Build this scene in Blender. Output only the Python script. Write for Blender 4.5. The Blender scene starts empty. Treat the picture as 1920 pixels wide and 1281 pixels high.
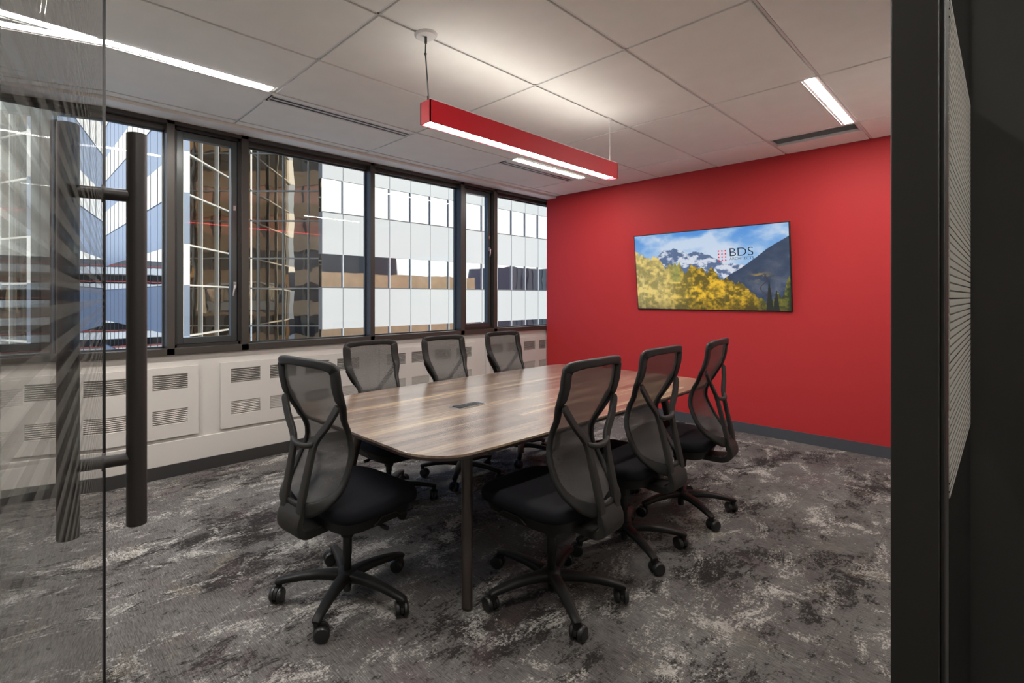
import bpy, bmesh, math, random
import numpy as np
from mathutils import Vector, Matrix
random.seed(7)
S = bpy.context.scene
COL = S.collection
PI = math.pi

# ------------------------------------------------------------------ camera
FPX, CX, CY, YAW = 930.3, 813.9, 557.1, 49.046
EYE = 1.365
cd = bpy.data.cameras.new('camera')
cam = bpy.data.objects.new('camera', cd)
COL.objects.link(cam)
cam.location = (0, 0, EYE)
# forward = (cos yaw, sin yaw)
cam.rotation_euler = (PI/2, 0, math.radians(YAW) - PI/2)
cd.sensor_fit = 'HORIZONTAL'
cd.sensor_width = 36.0
cd.lens = FPX/1920*36.0
cd.shift_x = (960-CX)/1920
cd.shift_y = (CY-640.5)/1920
cd.clip_start = 0.02
cd.clip_end = 500
S.camera = cam

# ------------------------------------------------------------------ view
S.view_settings.view_transform = 'Standard'
S.view_settings.look = 'None'
S.view_settings.gamma = 1
S.view_settings.use_curve_mapping = False
S.view_settings.exposure = 1.45
S.cycles.caustics_reflective = False
S.cycles.caustics_refractive = False
S.cycles.max_bounces = 12
S.cycles.glossy_bounces = 6
S.cycles.transparent_max_bounces = 24
S.cycles.sample_clamp_indirect = 4.0
S.cycles.use_denoising = True

# ------------------------------------------------------------------ world (sky with broken cloud)
W = bpy.data.worlds.new('sky'); S.world = W; W.use_nodes = True
nt = W.node_tree; nt.nodes.clear()
def N(t, typ, **kw):
    n = t.nodes.new(typ)
    for k, v in kw.items():
        setattr(n, k, v)
    return n
tc = N(nt, 'ShaderNodeTexCoord')
mp = N(nt, 'ShaderNodeMapping'); mp.inputs['Scale'].default_value = (1, 1, 2.4)
nt.links.new(tc.outputs['Generated'], mp.inputs['Vector'])
ns = N(nt, 'ShaderNodeTexNoise'); ns.inputs['Scale'].default_value = 1.7; ns.inputs['Detail'].default_value = 6; ns.inputs['Roughness'].default_value = .55
nt.links.new(mp.outputs['Vector'], ns.inputs['Vector'])
sp = N(nt, 'ShaderNodeSeparateXYZ'); nt.links.new(tc.outputs['Generated'], sp.inputs[0])
# more cloud towards the horizon and towards +X
ma = N(nt, 'ShaderNodeMath', operation='MULTIPLY_ADD'); nt.links.new(sp.outputs['Z'], ma.inputs[0]); ma.inputs[1].default_value = -.55; ma.inputs[2].default_value = .20
mb = N(nt, 'ShaderNodeMath', operation='MULTIPLY_ADD'); nt.links.new(sp.outputs['X'], mb.inputs[0]); mb.inputs[1].default_value = .30; nt.links.new(ma.outputs[0], mb.inputs[2])
mc = N(nt, 'ShaderNodeMath', operation='ADD'); nt.links.new(mb.outputs[0], mc.inputs[0]); nt.links.new(ns.outputs['Fac'], mc.inputs[1])
rp = N(nt, 'ShaderNodeValToRGB')
rp.color_ramp.elements[0].position = .40; rp.color_ramp.elements[0].color = (.14, .30, .62, 1)
rp.color_ramp.elements[1].position = .66; rp.color_ramp.elements[1].color = (.86, .84, .80, 1)
e = rp.color_ramp.elements.new(.50); e.color = (.36, .50, .72, 1)
nt.links.new(mc.outputs[0], rp.inputs[0])
bg = N(nt, 'ShaderNodeBackground'); bg.inputs['Strength'].default_value = .75
nt.links.new(rp.outputs[0], bg.inputs['Color'])
wo = N(nt, 'ShaderNodeOutputWorld'); nt.links.new(bg.outputs[0], wo.inputs['Surface'])

# sun, high behind the building on the corridor side
sl = bpy.data.lights.new('sun', 'SUN'); sl.energy = 1.15; sl.angle = math.radians(3); sl.color = (1.0, .96, .9)
so = bpy.data.objects.new('sun', sl); COL.objects.link(so)
so.rotation_euler = Vector((-.60, .60, -.60)).to_track_quat('-Z', 'Y').to_euler()
so.location = (30, -30, 30)

# lamp strengths
E_PEND_DOWN, E_PEND_UP, E_TROFFER = 26, 3.5, 62

# ------------------------------------------------------------------ mesh helpers
def s2l(c):
    return tuple(((x/255)/12.92 if x/255 <= .04045 else (((x/255)+.055)/1.055)**2.4) for x in c)

class MB:
    def __init__(self): self.v = []; self.f = []
    def add(self, vs, fs):
        o = len(self.v); self.v += [tuple(p) for p in vs]; self.f += [tuple(i+o for i in f) for f in fs]
    def box(self, x0, y0, z0, x1, y1, z1):
        vs = [(x, y, z) for z in (z0, z1) for y in (y0, y1) for x in (x0, x1)]
        self.add(vs, [(0, 2, 3, 1), (4, 5, 7, 6), (0, 1, 5, 4), (2, 6, 7, 3), (0, 4, 6, 2), (1, 3, 7, 5)])
        return self
    def obox(self, c, ax, ay, az):      # centre and three half-axis vectors
        c, ax, ay, az = map(Vector, (c, ax, ay, az))
        vs = [c+ax*i+ay*j+az*k for k in (-1, 1) for j in (-1, 1) for i in (-1, 1)]
        self.add(vs, [(0, 2, 3, 1), (4, 5, 7, 6), (0, 1, 5, 4), (2, 6, 7, 3), (0, 4, 6, 2), (1, 3, 7, 5)])
        return self
    def rings(self, rings, closed=False, caps=True):
        n = len(rings[0]); o = len(self.v)
        for r in rings: self.v += [tuple(p) for p in r]
        m = len(rings)
        for i in range(m if closed else m-1):
            a, b = o+i*n, o+((i+1) % m)*n
            for j in range(n):
                k = (j+1) % n
                self.f.append((a+j, a+k, b+k, b+j))
        if caps and not closed:
            self.f.append(tuple(o+j for j in reversed(range(n))))
            self.f.append(tuple(o+(m-1)*n+j for j in range(n)))
        return self
    def cyl(self, p0, p1, r0, r1=None, seg=20):
        r1 = r0 if r1 is None else r1
        p0, p1 = Vector(p0), Vector(p1); d = (p1-p0).normalized()
        a = d.orthogonal().normalized(); b = d.cross(a)
        R = []
        for p, r in ((p0, r0), (p1, r1)):
            R.append([p+a*r*math.cos(2*PI*i/seg)+b*r*math.sin(2*PI*i/seg) for i in range(seg)])
        return self.rings(R)
    def lathe(self, c, prof, seg=24):    # prof: (radius, z)
        R = [[(c[0]+r*math.cos(2*PI*i/seg), c[1]+r*math.sin(2*PI*i/seg), c[2]+z) for i in range(seg)] for r, z in prof]
        return self.rings(R)
    def sweep(self, pts, ws, hs, side=None, seg=12, closed=False, power=2.6):
        """superelliptic section; ws = half widths along side, hs = half heights"""
        n = len(pts); P = [Vector(p) for p in pts]; R = []
        for i in range(n):
            if closed: t = (P[(i+1) % n]-P[i-1]).normalized()
            else: t = (P[min(i+1, n-1)]-P[max(i-1, 0)]).normalized()
            s = Vector(side[i]) if side is not None else Vector((0, 0, 1)).cross(t)
            s = (s-t*s.dot(t)).normalized(); u = t.cross(s)
            w = ws[i] if hasattr(ws, '__len__') else ws
            h = hs[i] if hasattr(hs, '__len__') else hs
            ring = []
            for k in range(seg):
                a = 2*PI*(k+.5)/seg
                ca, sa = math.cos(a), math.sin(a)
                x = math.copysign(abs(ca)**(2/power), ca)*w; y = math.copysign(abs(sa)**(2/power), sa)*h
                ring.append(P[i]+s*x+u*y)
            R.append(ring)
        return self.rings(R, closed=closed)
    def prism(self, poly, z0, z1, inset_bottom=0.0):
        n = len(poly)
        cx = sum(p[0] for p in poly)/n; cy = sum(p[1] for p in poly)/n
        def ins(p, d):
            v = Vector((p[0]-cx, p[1]-cy)); l = v.length
            return (cx+v.x*(l-d)/l, cy+v.y*(l-d)/l)
        return self.rings([[(*ins(p, inset_bottom), z0) for p in poly], [(p[0], p[1], z1) for p in poly]])
    def build(self, name, mat, parent=None, loc=None, rz=None, angle=35, bevel=0, smooth=True):
        me = bpy.data.meshes.new(name)
        bm = bmesh.new()
        vs = [bm.verts.new(p) for p in self.v]
        for f in self.f:
            try: bm.faces.new([vs[i] for i in f])
            except ValueError: pass
        bmesh.ops.recalc_face_normals(bm, faces=bm.faces)
        if smooth:
            ca = math.radians(angle)
            for f in bm.faces: f.smooth = True
            for ed in bm.edges:
                if len(ed.link_faces) == 2:
                    ed.smooth = ed.calc_face_angle(0) < ca
        bm.to_mesh(me); bm.free()
        me.materials.append(mat)
        o = bpy.data.objects.new(name, me); COL.objects.link(o)
        if parent is not None: o.parent = parent
        if loc is not None: o.location = loc
        if rz is not None: o.rotation_euler = (0, 0, rz)
        if bevel:
            m = o.modifiers.new('bevel', 'BEVEL'); m.width = bevel; m.segments = 2; m.limit_method = 'ANGLE'; m.angle_limit = math.radians(40)
        return o

def tag(o, label, cat, group=None, kind=None):
    o['label'] = label; o['category'] = cat
    if group: o['group'] = group
    if kind: o['kind'] = kind
    return o
def struct(o, label=None):
    o['kind'] = 'structure'
    if label: o['label'] = label
    return o
def empty(name, loc=(0, 0, 0), rz=0, parent=None):
    o = bpy.data.objects.new(name, None); COL.objects.link(o)
    o.location = loc; o.rotation_euler = (0, 0, rz); o.empty_display_size = .1
    if parent is not None: o.parent = parent
    return o
def copy_tree(o, parent=None):
    c = o.copy(); COL.objects.link(c); c.parent = parent
    for ch in [x for x in o.children]:
        copy_tree(ch, c)
    return c

# ------------------------------------------------------------------ materials
def mat(name, col, rough=.5, metal=0.0, spec=None, bump=None, var=None, coat=0):
    m = bpy.data.materials.new(name); m.use_nodes = True
    t = m.node_tree; b = t.nodes['Principled BSDF']
    b.inputs['Base Color'].default_value = (*col, 1); b.inputs['Roughness'].default_value = rough
    b.inputs['Metallic'].default_value = metal
    if spec is not None: b.inputs['Specular IOR Level'].default_value = spec
    if coat: b.inputs['Coat Weight'].default_value = coat
    tcn = None
    if bump or var:
        tcn = N(t, 'ShaderNodeTexCoord')
    if bump:
        n = N(t, 'ShaderNodeTexNoise'); n.inputs['Scale'].default_value = bump[0]; n.inputs['Detail'].default_value = 3
        t.links.new(tcn.outputs['Object'], n.inputs['Vector'])
        bp = N(t, 'ShaderNodeBump'); bp.inputs['Strength'].default_value = bump[1]; bp.inputs['Distance'].default_value = bump[2]
        t.links.new(n.outputs['Fac'], bp.inputs['Height']); t.links.new(bp.outputs[0], b.inputs['Normal'])
    if var:
        n = N(t, 'ShaderNodeTexNoise'); n.inputs['Scale'].default_value = var[0]; n.inputs['Detail'].default_value = 4
        t.links.new(tcn.outputs['Object'], n.inputs['Vector'])
        mr = N(t, 'ShaderNodeMapRange'); mr.inputs['From Min'].default_value = .3; mr.inputs['From Max'].default_value = .7
        mr.inputs['To Min'].default_value = 1-var[1]; mr.inputs['To Max'].default_value = 1+var[1]
        t.links.new(n.outputs['Fac'], mr.inputs['Value'])
        mx = N(t, 'ShaderNodeVectorMath', operation='SCALE'); mx.inputs[0].default_value = col
        t.links.new(mr.outputs[0], mx.inputs['Scale']); t.links.new(mx.outputs[0], b.inputs['Base Color'])
    return m
def emis(name, col, s):
    m = bpy.data.materials.new(name); m.use_nodes = True; t = m.node_tree; t.nodes.clear()
    e = N(t, 'ShaderNodeEmission'); e.inputs[0].default_value = (*col, 1); e.inputs[1].default_value = s
    o = N(t, 'ShaderNodeOutputMaterial'); t.links.new(e.outputs[0], o.inputs[0]); return m

M = {}
M['tile'] = mat('ceiling_tile', (.86, .85, .80), .9, bump=(350, .25, .002), var=(6, .02))
M['tgrid'] = mat('white_metal_grid', (.74, .72, .70), .5)
M['dark_gap'] = mat('dark_gap', (.05, .05, .05), .9)
M['soffit'] = mat('soffit_paint', (.88, .86, .82), .6, bump=(60, .1, .002))
M['wallw'] = mat('warm_white_paint', (.53, .505, .475), .55, bump=(90, .08, .002))
M['red'] = mat('red_paint', (.445, .030, .033), .6, spec=.2, bump=(120, .08, .002))
M['drywall'] = mat('plain_wall_paint', (.55, .53, .5), .7, bump=(90, .08, .002))
M['base_dark'] = mat('dark_rubber_base', (.030, .029, .029), .5)
M['base_grey'] = mat('grey_rubber_base', (.062, .066, .078), .45)
M['bronze'] = mat('bronze_frame', (.058, .050, .044), .38, .3, var=(3, .08))
M['bronze_in'] = mat('dark_sash_gasket', (.014, .011, .010), .5)
M['sash'] = mat('grey_sash', (.075, .08, .08), .28, .6)
M['black'] = mat('black_aluminium', (.017, .0155, .014), .42, .2)
M['pull'] = mat('black_powder_coat', (.022, .018, .017), .45, .1)
M['plastic'] = mat('charcoal_plastic', (.0095, .0088, .008), .52, spec=.3, bump=(500, .06, .001))
M['plastic_g'] = mat('charcoal_plastic_soft', (.019, .0175, .016), .55, spec=.3, bump=(500, .06, .001))
M['rubber'] = mat('black_caster_rubber', (.012, .012, .012), .38)
M['seatfab'] = mat('black_seat_fabric', (.0065, .0065, .009), .8, spec=.15, bump=(900, .3, .001))
M['chrome'] = mat('brushed_metal', (.55, .55, .55), .3, 1.0)
M['leg'] = mat('dark_table_leg', (.052, .040, .035), .32, .35)
M['edge'] = mat('dark_table_edge', (.045, .032, .027), .4)
M['white'] = mat('white_enamel', (.70, .68, .66), .4)
M['lampred'] = mat('red_lamp_housing', (.50, .010, .020), .5, spec=.2)
M['e_down'] = emis('lamp_diffuser', (1, .96, .90), E_PEND_DOWN)
M['e_up'] = emis('lamp_uplight', (1, .95, .88), E_PEND_UP)
M['e_trof'] = emis('troffer_diffuser', (1, .96, .91), E_TROFFER)
M['tvblack'] = mat('tv_black', (.008, .008, .010), .3)
M['duct'] = mat('grey_return_grille', (.30, .33, .32), .5)

def glass_mat(name, tint=(.93, .95, .95), ior=1.45):
    m = bpy.data.materials.new(name); m.use_nodes = True; t = m.node_tree; t.nodes.clear()
    tr = N(t, 'ShaderNodeBsdfTransparent'); tr.inputs[0].default_value = (*tint, 1)
    gl = N(t, 'ShaderNodeBsdfGlossy'); gl.inputs['Roughness'].default_value = 0.0
    # Schlick reflectance from |N.I|, the same on both faces of the pane
    ge = N(t, 'ShaderNodeNewGeometry'); dp = N(t, 'ShaderNodeVectorMath', operation='DOT_PRODUCT'); t.links.new(ge.outputs['Normal'], dp.inputs[0]); t.links.new(ge.outputs['Incoming'], dp.inputs[1])
    ab = N(t, 'ShaderNodeMath', operation='ABSOLUTE'); t.links.new(dp.outputs['Value'], ab.inputs[0])
    om = N(t, 'ShaderNodeMath', operation='SUBTRACT'); om.inputs[0].default_value = 1.0; t.links.new(ab.outputs[0], om.inputs[1])
    pw = N(t, 'ShaderNodeMath', operation='POWER'); t.links.new(om.outputs[0], pw.inputs[0]); pw.inputs[1].default_value = 5.0
    f0 = ((ior-1)/(ior+1))**2
    fr = N(t, 'ShaderNodeMath', operation='MULTIPLY_ADD'); t.links.new(pw.outputs[0], fr.inputs[0]); fr.inputs[1].default_value = 1-f0; fr.inputs[2].default_value = f0
    mx = N(t, 'ShaderNodeMixShader'); t.links.new(fr.outputs[0], mx.inputs[0]); t.links.new(tr.outputs[0], mx.inputs[1]); t.links.new(gl.outputs[0], mx.inputs[2])
    o = N(t, 'ShaderNodeOutputMaterial'); t.links.new(mx.outputs[0], o.inputs[0]); return m
M['glass'] = glass_mat('window_glass')

def lined_glass(name, z0, z1, pitch, dens, alpha, col):
    """clear glass carrying a film of fine horizontal lines between heights z0 and z1"""
    m = glass_mat(name, (.90, .92, .91), 1.5); t = m.node_tree
    out = [n for n in t.nodes if n.type == 'OUTPUT_MATERIAL'][0]; base = out.inputs[0].links[0].from_socket
    g = N(t, 'ShaderNodeNewGeometry'); s = N(t, 'ShaderNodeSeparateXYZ'); t.links.new(g.outputs['Position'], s.inputs[0])
    d = N(t, 'ShaderNodeMath', operation='DIVIDE'); t.links.new(s.outputs['Z'], d.inputs[0]); d.inputs[1].default_value = pitch
    f = N(t, 'ShaderNodeMath', operation='FRACT'); t.links.new(d.outputs[0], f.inputs[0])
    l = N(t, 'ShaderNodeMath', operation='LESS_THAN'); t.links.new(f.outputs[0], l.inputs[0]); l.inputs[1].default_value = dens
    a = N(t, 'ShaderNodeMath', operation='GREATER_THAN'); t.links.new(s.outputs['Z'], a.inputs[0]); a.inputs[1].default_value = z0
    b = N(t, 'ShaderNodeMath', operation='LESS_THAN'); t.links.new(s.outputs['Z'], b.inputs[0]); b.inputs[1].default_value = z1
    p = N(t, 'ShaderNodeMath', operation='MULTIPLY'); t.links.new(a.outputs[0], p.inputs[0]); t.links.new(b.outputs[0], p.inputs[1])
    q = N(t, 'ShaderNodeMath', operation='MULTIPLY'); t.links.new(p.outputs[0], q.inputs[0]); t.links.new(l.outputs[0], q.inputs[1])
    r = N(t, 'ShaderNodeMath', operation='MULTIPLY'); t.links.new(q.outputs[0], r.inputs[0]); r.inputs[1].default_value = alpha
    df = N(t, 'ShaderNodeBsdfDiffuse'); df.inputs[0].default_value = (*col, 1)
    tl = N(t, 'ShaderNodeBsdfTranslucent'); tl.inputs[0].default_value = (*col, 1)
    ad = N(t, 'ShaderNodeMixShader'); ad.inputs[0].default_value = .5; t.links.new(df.outputs[0], ad.inputs[1]); t.links.new(tl.outputs[0], ad.inputs[2])
    mx = N(t, 'ShaderNodeMixShader'); t.links.new(r.outputs[0], mx.inputs[0]); t.links.new(base, mx.inputs[1]); t.links.new(ad.outputs[0], mx.inputs[2])
    t.links.new(mx.outputs[0], out.inputs[0]); return m
M['doorglass'] = lined_glass('lined_door_glass', .0, 2.40, .0116, .45, .30, (.32, .31, .29))
M['sideglass'] = lined_glass('sidelight_lines_reflection', 1.09, 1.78, .011, .78, .75, (.42, .40, .37))  # film lines; the band's extent and grey tone paint in a reflection

def mesh_fabric():
    m = bpy.data.materials.new('knit_mesh'); m.use_nodes = True; t = m.node_tree; t.nodes.clear()
    df = N(t, 'ShaderNodeBsdfPrincipled'); df.inputs['Base Color'].default_value = (.054, .051, .048, 1); df.inputs['Roughness'].default_value = .7
    tr = N(t, 'ShaderNodeBsdfTransparent')
    tcn = N(t, 'ShaderNodeTexCoord'); mpn = N(t, 'ShaderNodeMapping'); mpn.inputs['Scale'].default_value = (60, 60, 420)
    t.links.new(tcn.outputs['Object'], mpn.inputs[0])
    n = N(t, 'ShaderNodeTexNoise'); n.inputs['Scale'].default_value = 1.0; n.inputs['Detail'].default_value = 2; t.links.new(mpn.outputs[0], n.inputs['Vector'])
    mr = N(t, 'ShaderNodeMapRange'); mr.inputs['To Min'].default_value = .16; mr.inputs['To Max'].default_value = .23; t.links.new(n.outputs['Fac'], mr.inputs[0])
    mx = N(t, 'ShaderNodeMixShader'); t.links.new(mr.outputs[0], mx.inputs[0]); t.links.new(df.outputs[0], mx.inputs[1]); t.links.new(tr.outputs[0], mx.inputs[2])
    o = N(t, 'ShaderNodeOutputMaterial'); t.links.new(mx.outputs[0], o.inputs[0]); return m
M['knit'] = mesh_fabric()

def carpet():
    m = bpy.data.materials.new('distressed_carpet'); m.use_nodes = True; t = m.node_tree; b = t.nodes['Principled BSDF']
    b.inputs['Roughness'].default_value = .95; b.inputs['Specular IOR Level'].default_value = .1
    tcn = N(t, 'ShaderNodeTexCoord')
    def noise(scale, detail=5, rough=.6, stretch=(1, 1, 1), dist=0.0, off=(0, 0, 0)):
        mpn = N(t, 'ShaderNodeMapping'); mpn.inputs['Scale'].default_value = stretch; mpn.inputs['Location'].default_value = off
        t.links.new(tcn.outputs['Object'], mpn.inputs[0])
        n = N(t, 'ShaderNodeTexNoise'); n.inputs['Scale'].default_value = scale; n.inputs['Detail'].default_value = detail
        n.inputs['Roughness'].default_value = rough; n.inputs['Distortion'].default_value = dist
        t.links.new(mpn.outputs[0], n.inputs['Vector']); return n.outputs['Fac']
    def mrange(x, a, c, lo=0.0, hi=1.0):
        n = N(t, 'ShaderNodeMapRange'); n.inputs['From Min'].default_value = a; n.inputs['From Max'].default_value = c
        n.inputs['To Min'].default_value = lo; n.inputs['To Max'].default_value = hi
        t.links.new(x, n.inputs[0]); return n.outputs[0]
    def math2(op, a, c):
        n = N(t, 'ShaderNodeMath', operation=op)
        for i, v in enumerate((a, c)):
            if isinstance(v, (int, float)): n.inputs[i].default_value = v
            else: t.links.new(v, n.inputs[i])
        return n.outputs[0]
    def mix(f, a, c):
        n = N(t, 'ShaderNodeMix', data_type='RGBA')
        t.links.new(f, n.inputs['Factor'])
        for i, v in ((6, a), (7, c)):
            if isinstance(v, tuple): n.inputs[i].default_value = (*v, 1)
            else: t.links.new(v, n.inputs[i])
        return n.outputs[2]
    big = noise(1.5, 3, .5, (1, 1.7, 1), .3)
    mid = noise(6.5, 9, .76, (1, 1.9, 1), .6, (3, 7, 0))
    fine = noise(42, 7, .8, (1, 2.0, 1), .3, (1, 2, 0))
    thread = noise(70, 3, .7, (3.2, .30, 1))
    # dark patches where mid is low, modulated by big
    v = math2('ADD', math2('MULTIPLY', big, .55), math2('MULTIPLY', mid, .75))
    v = math2('ADD', v, math2('MULTIPLY', fine, .50))
    dark = mrange(v, .815, .895)           # 0 dark .. 1 mid grey
    c = mix(dark, (.029, .026, .025), (.138, .130, .123))
    tone = mrange(noise(2.3, 4, .6, (1, 1.3, 1), .2, (9, 1, 0)), .35, .65)
    c2 = mix(tone, (.082, .073, .072), (.150, .144, .138))
    c = mix(math2('MULTIPLY', dark, .75), c, c2)
    # pale worn flecks
    v2 = math2('ADD', math2('MULTIPLY', noise(3.0, 7, .75, (1, 1.8, 1), .7, (5, 4, 0)), .75), math2('MULTIPLY', noise(55, 6, .85, (1, 1.6, 1), .4, (2, 8, 0)), .55))
    pale = mrange(v2, .69, .75)
    c = mix(math2('MULTIPLY', pale, .72), c, (.50, .475, .44))
    # plum and blue tints
    tint = mrange(noise(1.9, 5, .65, (1, 1, 1), .4, (20, 3, 0)), .55, .68)
    c = mix(math2('MULTIPLY', tint, .30), c, (.11, .075, .082))
    tint2 = mrange(noise(2.4, 5, .65, (1, 1, 1), .4, (30, 13, 0)), .60, .70)
    c = mix(math2('MULTIPLY', tint2, .28), c, (.28, .24, .17))
    # thread modulation
    th = mrange(thread, .3, .7, .50, 1.50)
    sc = N(t, 'ShaderNodeVectorMath', operation='SCALE'); t.links.new(c, sc.inputs[0]); t.links.new(th, sc.inputs['Scale'])
    # faint plank joints
    br = N(t, 'ShaderNodeTexBrick'); br.offset = .5; br.inputs['Scale'].default_value = 1.0
    br.inputs['Brick Width'].default_value = .914; br.inputs['Row Height'].default_value = .4572; br.inputs['Mortar Size'].default_value = .0025
    br.inputs['Color1'].default_value = (1, 1, 1, 1); br.inputs['Color2'].default_value = (.90, .90, .90, 1); br.inputs['Mortar'].default_value = (.80, .80, .80, 1)
    t.links.new(tcn.outputs['Object'], br.inputs['Vector'])
    mm = N(t, 'ShaderNodeVectorMath', operation='MULTIPLY'); t.links.new(sc.outputs[0], mm.inputs[0]); t.links.new(br.outputs['Color'], mm.inputs[1])
    t.links.new(mm.outputs[0], b.inputs['Base Color'])
    bp = N(t, 'ShaderNodeBump'); bp.inputs['Strength'].default_value = .5; bp.inputs['Distance'].default_value = .003
    t.links.new(thread, bp.inputs['Height']); t.links.new(bp.outputs[0], b.inputs['Normal'])
    return m
M['carpet'] = carpet()

def walnut():
    m = bpy.data.materials.new('striped_wood_laminate'); m.use_nodes = True; t = m.node_tree; b = t.nodes['Principled BSDF']
    b.inputs['Roughness'].default_value = .24; b.inputs['Specular IOR Level'].default_value = .6; b.inputs['Coat Weight'].default_value = .25; b.inputs['Coat Roughness'].default_value = .2
    tcn = N(t, 'ShaderNodeTexCoord')
    br = N(t, 'ShaderNodeTexBrick'); br.offset = .37; br.offset_frequency = 2; br.inputs['Scale'].default_value = 1
    br.inputs['Brick Width'].default_value = 1.5; br.inputs['Row Height'].default_value = .052; br.inputs['Mortar Size'].default_value = .0
    br.inputs['Color1'].default_value = (0, 0, 0, 1); br.inputs['Color2'].default_value = (1, 1, 1, 1); br.inputs['Bias'].default_value = 0
    t.links.new(tcn.outputs['Object'], br.inputs['Vector'])
    mpn = N(t, 'ShaderNodeMapping'); mpn.inputs['Scale'].default_value = (1.3, 22, 1); t.links.new(tcn.outputs['Object'], mpn.inputs[0])
    n = N(t, 'ShaderNodeTexNoise'); n.inputs['Scale'].default_value = 3; n.inputs['Detail'].default_value = 7; n.inputs['Roughness'].default_value = .62; n.inputs['Distortion'].default_value = .25
    t.links.new(mpn.outputs[0], n.inputs['Vector'])
    mp2 = N(t, 'ShaderNodeMapping'); mp2.inputs['Scale'].default_value = (.8, 9, 1); mp2.inputs['Location'].default_value = (4, 2, 0); t.links.new(tcn.outputs['Object'], mp2.inputs[0])
    n2 = N(t, 'ShaderNodeTexNoise'); n2.inputs['Scale'].default_value = 1.6; n2.inputs['Detail'].default_value = 3
    t.links.new(mp2.outputs[0], n2.inputs['Vector'])
    a = N(t, 'ShaderNodeMath', operation='MULTIPLY_ADD'); t.links.new(br.outputs['Color'], a.inputs[0]); a.inputs[1].default_value = .24
    c0 = N(t, 'ShaderNodeMath', operation='MULTIPLY'); t.links.new(n.outputs['Fac'], c0.inputs[0]); c0.inputs[1].default_value = .50
    t.links.new(c0.outputs[0], a.inputs[2])
    a2 = N(t, 'ShaderNodeMath', operation='MULTIPLY_ADD'); t.links.new(n2.outputs['Fac'], a2.inputs[0]); a2.inputs[1].default_value = .5; t.links.new(a.outputs[0], a2.inputs[2])
    r = N(t, 'ShaderNodeValToRGB'); cr = r.color_ramp
    cr.elements[0].position = .34; cr.elements[0].color = (.068, .043, .034, 1)
    cr.elements[1].position = .88; cr.elements[1].color = (.38, .285, .175, 1)
    for p, c in ((.46, (.115, .077, .060)), (.58, (.165, .116, .090)), (.72, (.23, .168, .122))):
        q = cr.elements.new(p); q.color = (*c, 1)
    t.links.new(a2.outputs[0], r.inputs[0]); t.links.new(r.outputs[0], b.inputs['Base Color'])
    return m
M['wood'] = walnut()

# ------------------------------------------------------------------ room shell
XW, XE, YW, ZC = 5.64, 6.10, 4.137, 2.725          # red wall, window plane, ceiling height
XL, YN = -1.25, 0.10                     # left wall, near wall (inner face)
YC = -1.9                                # corridor far wall
struct(MB().box(XL-.15, YC-.15, -.2, XW+.15, 4.40, 0).build('floor', M['carpet']), 'grey distressed patterned carpet tiles')

# ceiling: tegular tiles with recessed grid
X0g, Y0g, TX, TY = 1.362, .759, 1.2192, .6096
cl = MB()
xs = [X0g+TX*i-(.01 if i == 2 else 0) for i in range(-3, 5)]; ys = [Y0g+TY*j for j in range(-5, 5)]
xs = [XL]+[x for x in xs if XL+.05 < x < XW-.05]+[XW]
yl = [YC]+[y for y in ys if YC+.05 < y < 3.3]+[3.885, 3.98]
troffer_cells = []
g = .011
HOLES = [  # x0,y0,x1,y1 : recessed things that replace the tile
    (-1.10, 3.10, 1.340, 3.197), (3.80, 3.10, 5.02, 3.42), (1.362, 3.197, 2.581, 3.40), (3.79, .759, 5.02, .86), (5.02, .759, 5.30, 1.369), (.143, .759, 1.362, .86)]
def rect_minus(r, h):
    x0, y0, x1, y1 = r; a, b, c, d = max(x0, h[0]), max(y0, h[1]), min(x1, h[2]), min(y1, h[3])
    if a >= c or b >= d: return [r]
    out = []
    if b > y0: out.append((x0, y0, x1, b))
    if d < y1: out.append((x0, d, x1, y1))
    if a > x0: out.append((x0, b, a, d))
    if c < x1: out.append((c, b, x1, d))
    return out
for i in range(len(xs)-1):
    for j in range(len(yl)-1):
        rs = [(xs[i]+g, yl[j]+g, xs[i+1]-g, yl[j+1]-g)]
        for h in HOLES:
            rs = [q for r in rs for q in rect_minus(r, h)]
        for r in rs:
            if r[2]-r[0] > .02 and r[3]-r[1] > .015: cl.box(r[0], r[1], ZC, r[2], r[3], ZC+.02)
cl.box(XL-.15, YC-.15, ZC+.075, XW+.15, 4.40, ZC+.2)
struct(cl.build('ceiling', M['tile'], bevel=.002), 'off-white acoustic ceiling tiles in a thin grid')
gr = MB()
for x in xs[1:-1]: gr.box(x-.0065, YC, ZC+.006, x+.0065, 3.98, ZC+.022)
for y in yl[1:-1]: gr.box(XL, y-.0065, ZC+.006, XW, y+.0065, ZC+.022)
struct(gr.build('trim_1', M['tgrid'], smooth=False), 'white recessed ceiling grid')
# perimeter drop and window-head soffit
sf = MB().box(XL, 3.98, 2.703, XW, 4.137, ZC+.07).box(XL, 4.137, 2.703, XE, 4.40, ZC+.07)
struct(sf.build('trim_2', M['soffit'], smooth=False), 'painted soffit above the window band')

struct(MB().box(XW, YC, 0, XW+.12, 4.137, ZC+.08).build('wall_right', M['red'], smooth=False), 'saturated red end wall')
struct(MB().box(XW+.121, YC-.15, -.2, XE+.15, 4.137, ZC+.2).build('wall_outside', M['drywall'], smooth=False))
struct(MB().box(XL-.15, YC, 0, XL, 4.40, ZC+.08).build('wall_left', M['drywall'], smooth=False))
struct(MB().box(XL-.15, YC-.15, 0, XW+.15, YC, ZC+.08).build('wall_back', M['drywall'], smooth=False))
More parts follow.
